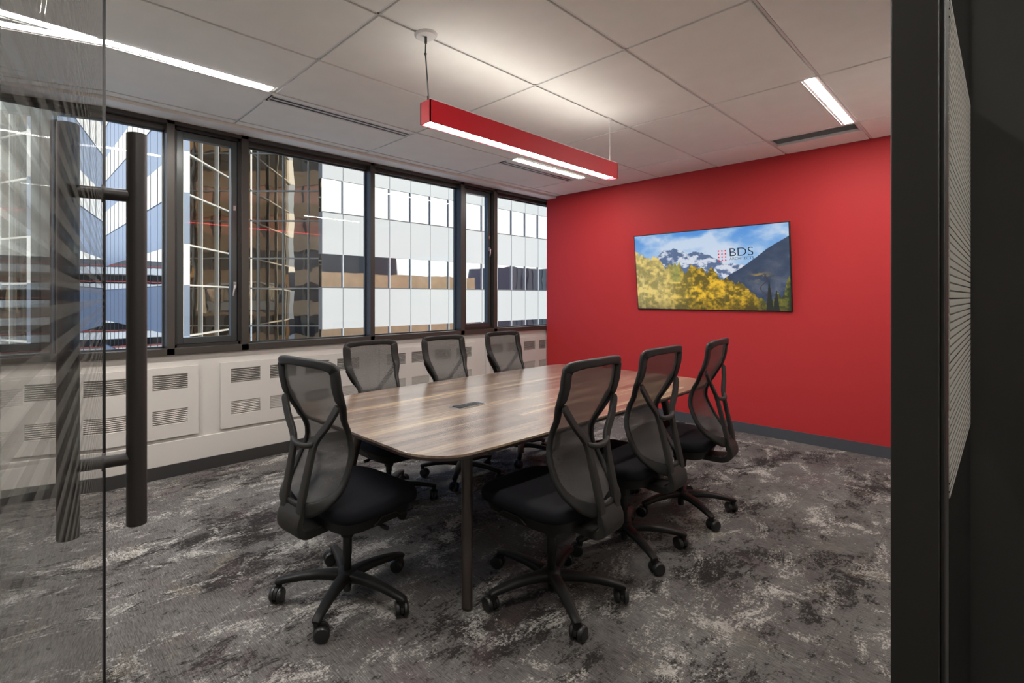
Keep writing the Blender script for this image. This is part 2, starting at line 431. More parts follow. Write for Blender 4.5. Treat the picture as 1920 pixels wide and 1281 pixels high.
# wall under the windows
wb = MB().box(XL, 4.1665, 0, XE, 4.40, .925)
struct(wb.build('wall_front', M['wallw'], smooth=False), 'off-white painted wall under the windows')
struct(MB().box(XL, 4.150, 0, XW, 4.1665, .27).build('trim_6', M['wallw'], bevel=.004), 'off-white ledge at the foot of the window wall')
struct(MB().box(XL, 4.140, 0, XW, 4.150, .095).build('baseboard_front', M['base_dark'], smooth=False), 'dark rubber base under the windows')
struct(MB().box(XW-.010, .12, 0, XW, 4.14, .10).build('baseboard_right', M['base_grey'], smooth=False), 'grey rubber base on the red wall')
# near wall with door opening and sidelight
nw = MB().box(XL, -.02, 0, -.09, YN, ZC+.07).box(1.66, -.02, 0, XW, YN, ZC+.07).box(-.09, -.02, 2.43, 1.66, YN, ZC+.07)
struct(nw.build('wall_near', M['drywall'], smooth=False))

# ------------------------------------------------------------------ window band
ZS, ZH = .925, 2.703
fr = MB()
fr.box(XL, 4.137, ZS, XE, 4.27, .975)                      # sill rail
fr.box(XL, 4.137, 2.675, XE, 4.19, ZH)                     # head rail
fr.box(XL, 4.19, 2.640, XE, 4.27, ZH)
fr.box(XE, 4.1375, 0, XE+.15, 4.40, ZC+.08)
MULL = [(-.93, -.87), (-.33, -.27), (.928, .984), (1.487, 1.547), (2.757, 2.807), (4.005, 4.065), (4.575, 4.632)]
for a, b in MULL: fr.box(a, 4.137, ZS, b, 4.27, ZH)
struct(fr.build('trim_3', M['bronze'], bevel=.002), 'dark bronze window mullions and rails')
wall_x = [XL]+[v for ab in MULL for v in ab]+[XE]
bays = [(wall_x[i], wall_x[i+1]) for i in range(0, len(wall_x), 2)]
for k, (a, b) in enumerate(bays):
    w = empty('window_%d' % (k+1), ((a+b)/2, 4.2, ZS)); struct(w)
    vent = .3 < b-a < .6 and a > -.95
    off = Vector((-(a+b)/2, -4.2, -ZS))
    def P(mb, nm, mt, **kw):
        mb.v = [tuple(Vector(p)+off) for p in mb.v]; return mb.build(nm, mt, w, **kw)
    if vent:
        m = MB()
        for q in ((a, 4.165, .975, a+.018, 4.245, 2.675), (b-.018, 4.165, .975, b, 4.245, 2.675), (a, 4.165, .975, b, 4.245, .998), (a, 4.165, 2.652, b, 4.245, 2.675)): m.box(*q)
        P(m, 'vent_frame', M['bronze_in'], smooth=False)
        x0, x1, z0, z1 = a+.022, b-.022, 1.000, 2.650
        m = MB(); t_ = .048
        for q in ((x0, 4.185, z0, x0+t_, 4.24, z1), (x1-t_, 4.185, z0, x1, 4.24, z1), (x0+t_, 4.185, z0, x1-t_, 4.24, z0+t_), (x0+t_, 4.185, z1-t_, x1-t_, 4.24, z1)): m.box(*q)
        P(m, 'sash', M['sash'], bevel=.002)
        P(MB().box(x0+t_, 4.216, z0+t_, x1-t_, 4.222, z1-t_), 'glass_pane', M['glass'], smooth=False)
        # cam handle low on the right stile
        zz = 1.46 if k == 3 else 1.95
        hx = x1-.022
        m = MB().box(hx-.012, 4.172, zz-.02, hx+.012, 4.186, zz+.03)
        m.sweep([(hx, 4.165, zz+.012), (hx-.006, 4.152, zz), (hx-.016, 4.146, zz-.045), (hx-.020, 4.150, zz-.085)], [.009, .009, .007, .005], [.006, .006, .005, .004], side=[(1, 0, 0)]*4, seg=8)
        P(m, 'window_handle', M['chrome'])
        m = MB().box(hx-.008, 4.176, 2.08, hx+.010, 4.186, 2.12)
        P(m, 'keeper', M['chrome'], smooth=False)
    else:
        P(MB().box(a, 4.243, .975, b, 4.249, 2.64), 'glass_pane', M['glass'], smooth=False)
        m = MB()
        for q in ((a, 4.225, .975, a+.012, 4.243, 2.64), (b-.012, 4.225, .975, b, 4.243, 2.64), (a, 4.225, .975, b, 4.243, .987), (a, 4.225, 2.628, b, 4.243, 2.64)): m.box(*q)
        P(m, 'glazing_bead', M['sash'], smooth=False)

# ------------------------------------------------------------------ convector covers under the windows
def cover(x0, x1, grilles, label):
    z0, z1, yf = .300, .832, 4.143
    root = empty('convector_cover', ((x0+x1)/2, 4.165, z0))
    tag(root, label, 'radiator cover', 'radiator covers under the windows')
    off = Vector((-(x0+x1)/2, -4.165, -z0))
    gz = ((.398, .512, 0), (.664, .780, 1))
    m = MB()
    m.box(x0, yf, z0, x1, 4.165, gz[0][0]); m.box(x0, yf, gz[0][1], x1, 4.165, gz[1][0]); m.box(x0, yf, gz[1][1], x1, 4.165, z1)
    for a, b, _ in gz:
        cur = x0
        for g0, g1 in grilles:
            m.box(cur, yf, a, g0, 4.165, b); cur = g1
        if cur < x1-.001: m.box(cur, yf, a, x1, 4.165, b)
    m.v = [tuple(Vector(p)+off) for p in m.v]
    m.build('cover_plate', M['wallw'], root, smooth=False)
    for g0, g1 in grilles:
        for a, b, up in gz:
            s = MB(); n = 8; h = (b-a)/n
            for i in range(n):
                zc = a+(i+.5)*h
                dy, dz = .0085, (.0052 if not up else -.0058)
                cyy = 4.1535
                c = Vector(((g0+g1)/2, cyy, zc)); ay = Vector((0, dy, dz))
                nrm = Vector((0, -dz, dy)).normalized()*.0012
                s.obox(c, ((g1-g0)/2, 0, 0), ay, nrm)
            s.v = [tuple(Vector(p)+off) for p in s.v]
            s.build('louver_grille', M['wallw'], root, smooth=False)
            bk = MB().box(g0, 4.1625, a, g1, 4.1645, b); bk.v = [tuple(Vector(p)+off) for p in bk.v]
            bk.build('grille_backing', M['dark_gap'], root, smooth=False)
gw = .243
cover(-.24, 1.154, [(x, x+gw) for x in (-.15, .18, .507, .833)], 'off-white louvered radiator cover beside the glass door, leftmost under the windows')
cover(1.321, 2.711, [(x, x+gw) for x in (1.402, 1.73, 2.057, 2.383)], 'off-white louvered radiator cover behind the chair at the table end, second from left')
cover(2.872, 4.257, [(x, x+gw) for x in (2.955, 3.282, 3.609, 3.937)], 'off-white louvered radiator cover behind the middle window-side chair')
cover(4.436, XW, [(x, min(x+gw, XW-.002)) for x in (4.508, 4.83, 5.152, 5.477)], 'off-white louvered radiator cover that meets the red wall')

# ------------------------------------------------------------------ black storefront: jamb, sidelight, door
jm = MB()
jm.box(.895, .055, 0, .965, .101, 2.42)          # door jamb mullion
jm.box(.899, .050, 0, .955, .055, 2.42)
jm.box(-.09, .035, 0, -.02, .101, 2.42)         # hinge jamb
jm.box(-.09, .035, 2.425, 1.66, .101, 2.43)       # head
jm.box(.965, .045, 0, 1.60, .101, .10)           # sidelight sill
jm.box(1.60, -.045, 0, 1.68, .101, 2.43)         # end post
jm.box(1.585, .0565, 0, 1.60, .062, 2.42)
jm.box(.965, .0565, 0, .975, .062, 2.42)
struct(jm.build('trim_4', M['black'], bevel=.0015), 'black aluminium door and sidelight frame')
ws = empty('window_9', (1.28, .05, .1)); struct(ws, 'narrow glass sidelight with fine horizontal lines and a painted grey reflection')
MB().box(.975-1.28, .0, 0, 1.585-1.28, .006, 2.26).build('glass_pane', M['sideglass'], ws, smooth=False)
MB().cyl((1.09-1.28, .008, 0), (1.09-1.28, .008, 2.26), .0012, seg=8).build('pane_line', M['chrome'], ws)  # thin metal-coloured vertical line down the pane

# glass door leaf swung into the room
phi = math.radians(8.2)
nrm = Vector((math.cos(phi), -math.sin(phi), 0)); tan = Vector((math.sin(phi), math.cos(phi), 0))
Eg = Vector((.1334, 1.069, 0)); Lw = .965
hinge = Eg-tan*Lw
door = empty('door_1', hinge, 0); struct(door, 'glass door leaf with black ladder pulls, standing open')
def dl(t, n, z): return tan*t+nrm*n+Vector((0, 0, z))
m = MB(); m.obox(dl(Lw/2, 0, 1.21), tan*(Lw/2), nrm*.004, (0, 0, 1.18)); m.build('door_glass', M['doorglass'], door, smooth=False)
m = MB(); m.obox(dl(Lw-.0006, 0, 1.21), tan*.0014, nrm*.0066, (0, 0, 1.18)); m.build('edge_seal', M['tvblack'], door, smooth=False)
m = MB(); m.obox(dl(Lw/2, 0, .06), tan*(Lw/2), nrm*.012, (0, 0, .05)); m.obox(dl(Lw/2, 0, 2.37), tan*(Lw/2), nrm*.012, (0, 0, .03)); m.build('door_rail', M['black'], door, smooth=False)
tp = Lw-.063
for s in (1, -1):
    m = MB(); m.cyl(dl(tp, s*.0525, .968), dl(tp, s*.0525, 1.650), .0160, seg=32)
    o = m.build('door_handle', M['pull'], door)
    for z in (1.541, 1.084):
        q = MB(); q.cyl(dl(tp, s*.004, z), dl(tp, s*.045, z), .0105, seg=20).cyl(dl(tp, s*.004, z), dl(tp, s*.0065, z), .0150, seg=20)
        q.build('standoff', M['pull'], o)

# ------------------------------------------------------------------ recessed lights, diffusers, return
def troffer(x0, x1, y0, y1, label, gap_side=1):
    """narrow recessed line light; y0..y1 is the lit strip"""
    root = empty('recessed_light', ((x0+x1)/2, (y0+y1)/2, ZC)); tag(root, label, 'ceiling light', 'recessed line lights in the ceiling')
    hx = (x1-x0)/2; hy = (y1-y0)/2
    MB().box(-hx, -hy, -.001, hx, hy, .012).build('diffuser', M['e_trof'], root, smooth=False)
    f = MB()
    f.box(-hx-.012, -hy-.020, 0, hx+.012, -hy-.001, .03); f.box(-hx-.012, hy+.001, 0, hx+.012, hy+.020, .03); f.box(-hx, hy+.0175, -.0045, hx, hy+.020, 0)
    f.box(-hx-.012, -hy-.001, 0, -hx, hy+.001, .03); f.box(hx, -hy-.001, 0, hx+.012, hy+.001, .03)
    f.build('light_frame', M['white'], root, smooth=False)
troffer(-1.08, 1.325, 3.118, 3.172, 'long recessed line light near the windows above the glass door')
troffer(3.81, 4.995, 3.145, 3.190, 'short recessed line light near the windows by the red wall')
troffer(3.80, 4.995, .778, .828, 'recessed line light at upper right beside the ceiling return vent')
troffer(.155, 1.345, .778, .828, 'added unseen recessed line light above the doorway')  # out-of-view lamp added to raise the room brightness
troffer(-.6, .6, -1.65, -1.60, 'unseen line light added in the corridor ceiling, left of the doorway')  # corridor lamp out of view, added to brighten jamb and chair backs
troffer(2.0, 3.2, -1.65, -1.60, 'unseen line light added in the corridor ceiling, right of the doorway')  # second added corridor lamp, also unseen, for the same fill
def slot(x0, x1, yc, label):
    root = empty('slot_diffuser', ((x0+x1)/2, yc, ZC)); tag(root, label, 'air vent', 'slot diffusers beside the windows')
    hx = (x1-x0)/2
    f = MB()
    for a, b in ((-.055, -.036), (-.008, .008), (.036, .055)): f.box(-hx, a, 0, hx, b, .0022)
    f.box(-hx, -.055, 0, -hx+.01, .055, .0022); f.box(hx-.01, -.055, 0, hx, .055, .0022)
    f.build('vent_frame', M['tgrid'], root, smooth=False)
    f = MB()
    for c in (-.022, .022):
        f.obox((0, c, .0017), (hx-.01, 0, 0), (0, .002, .0004), (0, -.0002, .0004))
    f.build('blade', M['tvblack'], root, smooth=False)
    MB().box(-hx, -.055, .0024, hx, .055, .012).build('vent_backing', M['tvblack'], root, smooth=False)
slot(1.372, 2.571, 3.297, 'double slot air diffuser above the second window from the left')
slot(3.81, 5.01, 3.335, 'double slot air diffuser beside the short line light near the red wall')
# fill strips beside the diffusers so that the tile plane stays closed
fs = MB()
for q in ((1.362, 3.206, 2.581, 3.240), (1.362, 3.354, 2.581, 3.40), (3.80, 3.212, 5.02, 3.278), (3.80, 3.392, 5.02, 3.42), (-1.10, 3.193, 1.340, 3.197), (3.79, .849, 5.02, .86), (.143, .849, 1.362, .86), (5.02, .759, 5.045, 1.369)):
    fs.box(q[0], q[1], ZC, q[2], q[3], ZC+.02)
struct(fs.build('trim_5', M['tile'], smooth=False))
rt = empty('return_vent', (5.165, 1.064, ZC)); tag(rt, 'grey rectangular return air vent recessed in the ceiling by the red wall', 'air vent')
rm = MB().box(-.115, -.285, .028, .115, .285, .06)
for i in range(14): rm.obox((-.10+i*.0155, 0, .021), (.005, 0, .004), (0, .285, 0), (-.0006, 0, .0005))
rm.build('vent_grille', M['duct'], rt, smooth=False)
rm = MB(); rm.box(-.125, -.297, 0, -.115, .297, .06); rm.box(.115, -.297, 0, .125, .297, .06); rm.box(-.125, -.297, 0, .125, -.285, .06); rm.box(-.125, .285, 0, .125, .297, .06)
rm.build('vent_frame', M['white'], rt, smooth=False)

# ------------------------------------------------------------------ pendant
PX0, PX1, PY, PZ0, PZ1 = 1.655, 3.535, 1.978, 2.268, 2.385
pr = empty('pendant_light', ((PX0+PX1)/2, PY, PZ0)); tag(pr, 'long red linear pendant lamp hanging over the conference table', 'pendant light')
hx = (PX1-PX0)/2; hz = PZ1-PZ0; hw = .040
m = MB()
m.box(-hx, -hw, 0, hx, -hw+.006, hz); m.box(-hx, hw-.006, 0, hx, hw, hz); m.box(-hx, -hw, 0, -hx+.006, hw, hz); m.box(hx-.006, -hw, 0, hx, hw, hz)
m.box(-hx+.006, -hw+.006, .045, hx-.006, hw-.006, .055)
m.build('lamp_housing', M['lampred'], pr, smooth=False)
MB().box(-hx+.02, -hw+.0065, .010, hx-.02, hw-.0065, .014).build('lower_diffuser', M['e_down'], pr, smooth=False)
MB().box(-hx+.02, -hw+.0065, hz-.012, hx-.02, hw-.0065, hz-.008).build('upper_diffuser', M['e_up'], pr, smooth=False)
lip = MB()
lip.box(-hx-.0004, -hw-.0015, hz-.001, hx+.0004, -hw+.004, hz+.0025); lip.box(-hx, hw-.004, hz-.001, hx, hw+.0015, hz+.0025)
lip.build('top_lip', M['white'], pr, smooth=False)
c0 = (1.653-(PX0+PX1)/2, 1.970-PY, ZC-PZ0)
MB().lathe(c0, [(.001, -.012), (.050, -.012), (.058, -.006), (.060, 0), (.060, .001)], 36).build('ceiling_canopy', M['white'], pr)
xa = 1.675-(PX0+PX1)/2
m = MB().sweep([(c0[0], c0[1], c0[2]-.01), (c0[0]+.004, 0, c0[2]-.09), (xa-.004, 0, hz+.10), (xa+.002, 0, hz+.03), (xa, 0, hz-.01)], .0035, .0035, seg=8)
m.cyl((c0[0], c0[1], c0[2]-.045), (c0[0], c0[1], c0[2]-.010), .007, seg=10)
m.cyl((c0[0]+.004, 0, c0[2]-.10), (c0[0]+.004, 0, c0[2]-.092), .007, seg=10)
m.cyl((xa, 0, hz-.004), (xa, 0, hz+.03), .006, seg=10)
m.build('power_cord', M['sash'], pr)
xb = 3.490-(PX0+PX1)/2
m = MB().cyl((xb, 0, hz-.004), (xb, 0, ZC-PZ0-.02), .0012, seg=8).cyl((xb, 0, ZC-PZ0-.035), (xb, 0, ZC-PZ0), .006, .010, seg=12).cyl((xb, 0, hz-.004), (xb, 0, hz+.02), .004, seg=8).box(xb-.03, -.010, ZC-PZ0-.004, xb+.03, .010, ZC-PZ0+.004)
m.build('suspension_wire', M['white'], pr)

# ------------------------------------------------------------------ television
tv = empty('television', (5.57, 2.073, 1.648)); tag(tv, 'flat screen television showing yellow trees and snowy mountains on the red wall', 'television')
# local frame: +x to viewer's right (-Y), +z up, tilt forward at top
TWd, THt = 1.512, .855
ti = math.atan2(.10, .85)
ux = Vector((0, -1, 0)); uz = Vector((-math.sin(ti), 0, math.cos(ti))); un = Vector((-math.cos(ti), 0, -math.sin(ti)))
def tvp(x, z, n): return ux*x+uz*z+un*n
m = MB(); m.obox(tvp(0, 0, -.012), ux*(TWd/2), uz*(THt/2), un*.012); m.obox(tvp(0, -.05, -.028), ux*.5, uz*.28, un*.010); m.build('tv_body', M['tvblack'], tv, bevel=.003)
m = MB(); m.obox((.050, 0, -.02), (.018, 0, 0), (0, .12, 0), (0, 0, .12)); m.build('wall_bracket', M['tvblack'], tv, smooth=False)
bz = .010
NX, NZ = 400, 226
def fbm(nx, nz, base, octs, seed, ax=1.0):
    rng = np.random.RandomState(seed); out = np.zeros((nz, nx)); amp = 1; tot = 0
    for o in range(octs):
        gx = int(base*2**o)+2; gz = int(max(2, base*2**o*ax))+2
        G = rng.rand(gz, gx)
        X = np.linspace(0, gx-1.001, nx); Z = np.linspace(0, gz-1.001, nz)
        xi = X.astype(int); zi = Z.astype(int); fx = X-xi; fz = Z-zi
        fx = fx*fx*(3-2*fx); fz = fz*fz*(3-2*fz)
        a = G[zi][:, xi]; b = G[zi][:, xi+1]; c = G[zi+1][:, xi]; d = G[zi+1][:, xi+1]
        out += amp*((a*(1-fx)+b*fx)*(1-fz)[:, None]+(c*(1-fx)+d*fx)*fz[:, None]); tot += amp; amp *= .58
    return out/tot
U, V = np.meshgrid((np.arange(NX)+.5)/NX, (np.arange(NZ)+.5)/NZ)
def c3(c): return np.array(c, float)/255
def lerp(a, b, t): return a*(1-t[..., None])+b*t[..., None]
sky = lerp(np.ones((NZ, NX, 3))*c3((150, 186, 224)), c3((72, 136, 208)), np.clip((V-.55)/.45, 0, 1))
n1 = fbm(NX, NZ, 4, 5, 3, .9)
cloud = np.clip((n1-.42)*4+np.exp(-((U-.47)/.22)**2-((V-.86+(.47-U)*.35)/.09)**2)*1.1+np.exp(-((V-.62)/.13)**2)*.6*(U > .35), 0, 1)
img = lerp(sky, c3((206, 216, 230)), cloud*.85)
jag = fbm(NX, 2, 22, 5, 8)[0]-.5
def curve(pts): return np.interp(U[0], [p[0] for p in pts], [p[1] for p in pts])
ridge = curve([(0, .52), (.10, .60), (.16, .69), (.21, .80), (.25, .775), (.29, .80), (.34, .76), (.385, .72), (.43, .74), (.48, .72), (.53, .68), (.575, .63), (.64, .56), (.68, .57), (.73, .545), (.80, .5), (1, .4)])+jag*.05
n2 = fbm(NX, NZ, 26, 5, 5, .8); n3 = fbm(NX, NZ, 9, 5, 6, .8)
depth = np.clip((ridge[None, :]-V)/.28, 0, 1)
snow = np.clip((n2-.50)*7+.52-depth*.75, 0, 1)
mtn = lerp(np.ones((NZ, NX, 3))*c3((84, 104, 140)), c3((206, 212, 224)), snow)
img = np.where((V < ridge[None, :])[..., None], mtn, img)
dk = curve([(0, -1), (.60, .33), (.63, .40), (.68, .46), (.73, .51), (.78, .58), (.825, .64), (.87, .71), (.91, .75), (.95, .80), (.985, .835), (1, .85)])+jag*.012
dm = lerp(np.ones((NZ, NX, 3))*c3((38, 56, 84)), c3((92, 98, 112)), np.clip((n2*.5+n3*.5-.40)*3, 0, 1)*np.clip((dk[None, :]-V)*3+.15, 0, 1))
img = np.where(((V < dk[None, :]) & (U > .58))[..., None], dm, img)
spk = fbm(NX, 2, 60, 3, 12)[0]-.5
tl = curve([(0, .80), (.03, .74), (.05, .76), (.09, .66), (.13, .70), (.16, .72), (.19, .62), (.22, .55), (.25, .60), (.29, .585), (.33, .60), (.36, .48), (.40, .575), (.44, .53), (.48, .51), (.51, .47), (.545, .52), (.57, .44), (.60, .35), (.64, .40), (.67, .33), (.70, .31), (.73, .345), (.76, .26), (.80, .20), (.84, .13), (.87, .10), (.90, .12), (.93, .22), (.95, .14), (.98, .32), (1, .40)])+spk*.09
tn = np.clip((fbm(NX, NZ, 40, 4, 21, .6)*.6+fbm(NX, NZ, 12, 4, 22, .6)*.4-.40)*4.2, 0, 1)
gold = lerp(np.ones((NZ, NX, 3))*c3((96, 82, 22)), c3((232, 184, 44)), tn)
pale = lerp(np.ones((NZ, NX, 3))*c3((150, 138, 82)), c3((226, 200, 118)), tn)  # left trees paled: screen haze and reflections put into the picture
tr_ = lerp(pale, gold, np.clip((U-.22)/.22, 0, 1))
grn = lerp(np.ones((NZ, NX, 3))*c3((40, 52, 24)), c3((128, 122, 48)), tn)
tr_ = lerp(tr_, grn, np.clip((U-.80)/.05, 0, 1))
tr_ = lerp(tr_, tr_*.62, np.clip((.16-V)/.16, 0, 1)*.8)
tr_ = lerp(tr_, np.ones((NZ, NX, 3))*c3((112, 128, 74)), (np.exp(-((U-.30)/.035)**2)*(V > .36))*.6)
img = np.where((V < tl[None, :])[..., None], tr_, img)
for tx_, tb in ((.03, .9), (.055, .9), (.17, .6), (.27, .5), (.43, .45), (.48, .3), (.62, .35)):
    w_ = np.exp(-((U-tx_)/.0018)**2)*(V < tl[None, :]*.62)*tb
    img = lerp(img, np.ones_like(img)*c3((206, 200, 176)), w_*.7)
for tx_, h_ in ((.885, .36), (.925, .24), (.915, .2)):
    w_ = (np.abs(U-tx_) < (h_-V)*.055+.001) & (V < h_)
    img = np.where(w_[..., None], c3((26, 34, 30)), img)
w_ = (np.abs(U-.855+.02*np.sin(V*30)) < .003) & (V < .42); img = np.where(w_[..., None], c3((60, 46, 34)), img)
w_ = np.exp(-((U-.835)/.05)**2-((V-.40)/.045)**2)*(n2 > .47); img = lerp(img, np.ones_like(img)*c3((178, 138, 56)), w_*.9)
lin = np.where(img <= .04045, img/12.92, ((img+.055)/1.055)**2.4)
gx = np.linspace(-TWd/2+bz, TWd/2-bz, NX+1); gz_ = np.linspace(-THt/2+bz, THt/2-bz, NZ+1)
verts = [tuple(tvp(x, z, .0015)) for z in gz_ for x in gx]
faces = [(j*(NX+1)+i, j*(NX+1)+i+1, (j+1)*(NX+1)+i+1, (j+1)*(NX+1)+i) for j in range(NZ) for i in range(NX)]
me = bpy.data.meshes.new('tv_screen'); me.from_pydata(verts, [], faces)
ca = me.color_attributes.new('picture', 'FLOAT_COLOR', 'CORNER')
buf = np.ones((NZ*NX, 4, 4), np.float32); buf[:, :, :3] = lin.reshape(-1, 1, 3)
ca.data.foreach_set('color', buf.ravel())
scr = bpy.data.materials.new('screen_picture'); scr.use_nodes = True; t = scr.node_tree; b = t.nodes['Principled BSDF']
at = N(t, 'ShaderNodeAttribute', attribute_name='picture')
b.inputs['Base Color'].default_value = (.01, .01, .01, 1); b.inputs['Roughness'].default_value = .35
t.links.new(at.outputs['Color'], b.inputs['Emission Color']); b.inputs['Emission Strength'].default_value = .37
me.materials.append(scr)
so_ = bpy.data.objects.new('tv_screen', me); COL.objects.link(so_); so_.parent = tv
# logo on the screen
ink = emis('screen_ink', s2l((22, 24, 34)), .5); dotm = emis('screen_red', s2l((228, 48, 52)), .42)
R3 = Matrix((ux, uz, un)).transposed().to_4x4()
def uvp(u, v, n=.0025): return tvp((u-.5)*(TWd-2*bz), (v-.5)*(THt-2*bz), n)
def word(txt, u, v, h, name, space=1.0, wid=1.0, off=0.0):
    cu = bpy.data.curves.new(name, 'FONT'); cu.body = txt; cu.size = h; cu.space_character = space; cu.offset = off; cu.extrude = .0004
    cu.materials.append(ink)
    o = bpy.data.objects.new(name, cu); COL.objects.link(o)
    me_ = bpy.data.meshes.new_from_object(o); bpy.data.objects.remove(o); me_.name = name
    me_.transform(Matrix.Translation(uvp(u, v)) @ R3 @ Matrix.Diagonal((wid, 1, 1, 1)))
    o = bpy.data.objects.new(name, me_); COL.objects.link(o); o.parent = tv
word('BDS', .655, .655, .122, 'logo_letters', 1.0, 1.04, -.0015)
word('ARCHITECTS', .660, .610, .040, 'logo_word', 1.0, .92, -.0004)
m = MB()
for i in range(3):
    for j in range(4):
        c = uvp(.593+i*.0215, .612+j*.0385)
        m.cyl(c, c+un*.0008, .0078, seg=16)
m.build('logo_dots', dotm, tv)

# ------------------------------------------------------------------ conference table
TZ = .735
tb = empty('conference_table', (2.64, 2.09, 0)); tag(tb, 'long conference table with striped wood top and dark tapered legs', 'table')
def outline(hx, hy, r, bow, n=14):
    pts = []
    for cx_, cy_, a0 in ((hx-r, hy-r, 0), (-hx+r, hy-r, 90), (-hx+r, -hy+r, 180), (hx-r, -hy+r, 270)):
        for k in range(n+1):
            a = math.radians(a0+90*k/n); x = cx_+r*math.cos(a); y = cy_+r*math.sin(a); pts.append((x, y))
        # subdivide long sides for the bow
        if a0 in (0, 180):
            x1 = -(hx-r) if a0 == 0 else hx-r; y1 = hy if a0 == 0 else -hy
            x0 = -x1
            for k in range(1, 12): pts.append((x0+(x1-x0)*k/12, y1))
    return [(x, y+math.copysign(bow*(1-(x/hx)**2), y)*min(1, abs(y)/hy)) for x, y in pts]
ol = outline(1.41, .665, .21, .030)
nn = len(ol)
def ins(d): return [(x*(1-d/1.3), y*(1-d/.7)) for x, y in ol]
m = MB(); m.rings([[(x, y, TZ-.010) for x, y in ol], [(x, y, TZ-.001) for x, y in ol], [(x, y, TZ) for x, y in ins(.001)]])
m.build('tabletop', M['wood'], tb, angle=30)
m = MB(); m.rings([[(x, y, TZ-.030) for x, y in ins(.022)], [(x, y, TZ-.024) for x, y in ins(.004)], [(x, y, TZ-.0102) for x, y in ol]])
m.build('edge_band', M['edge'], tb, angle=30)
m = MB()
for y in (-.42, .42): m.box(-1.05, y-.025, TZ-.075, 1.05, y+.025, TZ-.030)
for x in (-1.02, 1.02): m.box(x-.03, -.42, TZ-.075, x+.03, .42, TZ-.030)
m.build('under_frame', M['leg'], tb, smooth=False)
for sx in (-1, 1):
    for sy in (-1, 1):
        top = Vector((sx*1.00, sy*.435, TZ-.030)); foot = Vector((sx*1.108, sy*.545, 0))
        m = MB(); m.cyl(foot+Vector((0, 0, .006)), top, .0235, .0270, seg=28); m.cyl(foot, foot+Vector((0, 0, .006)), .021, seg=28)
        m.cyl(top-Vector((0, 0, .02)), top, .045, .05, seg=28)
        m.build('leg', M['leg'], tb)
# power module
pb = empty('power_outlet_box', (2.035, 2.045, TZ)); tag(pb, 'small black and silver power outlet module set in the tabletop', 'power outlet')
m = MB(); m.box(-.108, -.042, 0, .108, -.036, .004); m.box(-.108, .036, 0, .108, .042, .004); m.box(-.108, -.036, 0, -.102, .036, .004); m.box(.102, -.036, 0, .108, .036, .004)
m.build('bezel', M['chrome'], pb, smooth=False)
MB().box(-.102, -.036, 0, .102, .036, .0022).build('outlet_panel', M['tvblack'], pb, smooth=False)
m = MB()
for x in (-.02, .025, .065): m.box(x-.014, -.020, .0022, x+.014, .020, .0034)
m.build('socket', M['plastic_g'], pb, smooth=False)
m = MB().box(-.095, -.03, .0022, -.045, .03, .006); m.build('flip_lid', M['plastic'], pb, smooth=False)

# ------------------------------------------------------------------ task chairs
def cr(pts, n):
    """Catmull-Rom through tuples"""
    out = []; P = [np.array(p, float) for p in pts]
    P = [2*P[0]-P[1]]+P+[2*P[-1]-P[-2]]
    for i in range(1, len(P)-2):
        for k in range(n):
            s = k/n; a, b, c, d = P[i-1:i+3]
            out.append(.5*((2*b)+(-a+c)*s+(2*a-5*b+4*c-d)*s*s+(-a+3*b-3*c+d)*s**3))
    out.append(P[-2]); return out
YPZ = [(.455, -.275), (.49, -.260), (.514, -.240), (.548, -.203), (.60, -.165), (.653, -.138), (.70, -.118), (.732, -.112), (.77, -.116), (.807, -.130), (.85, -.158), (.90, -.185), (.94, -.205), (1.0, -.222), (1.115, -.235)]
def yback(z, x=0): return float(np.interp(z, [p[0] for p in YPZ], [p[1] for p in YPZ]))+.016*(x/.22)**2
half = [(0, 1.108), (.10, 1.108), (.182, 1.104), (.216, 1.090), (.228, 1.060), (.229, .99), (.229, .950), (.223, .920), (.206, .888), (.187, .852), (.174, .81), (.170, .77), (.174, .73), (.182, .69), (.190, .65), (.195, .60), (.190, .555), (.170, .516), (.132, .485), (.070, .465), (0, .460)]
band = [.036, .036, .042, .052, .056, .056, .055, .050, .038, .029, .022, .020, .020, .022, .025, .030, .036, .046, .056, .060, .060]
hp = cr([(h[0], h[1], b) for h, b in zip(half, band)], 4)
loop = [(p[0], p[1], p[2]) for p in hp]+[(-p[0], p[1], p[2]) for p in hp[-2:0:-1]]
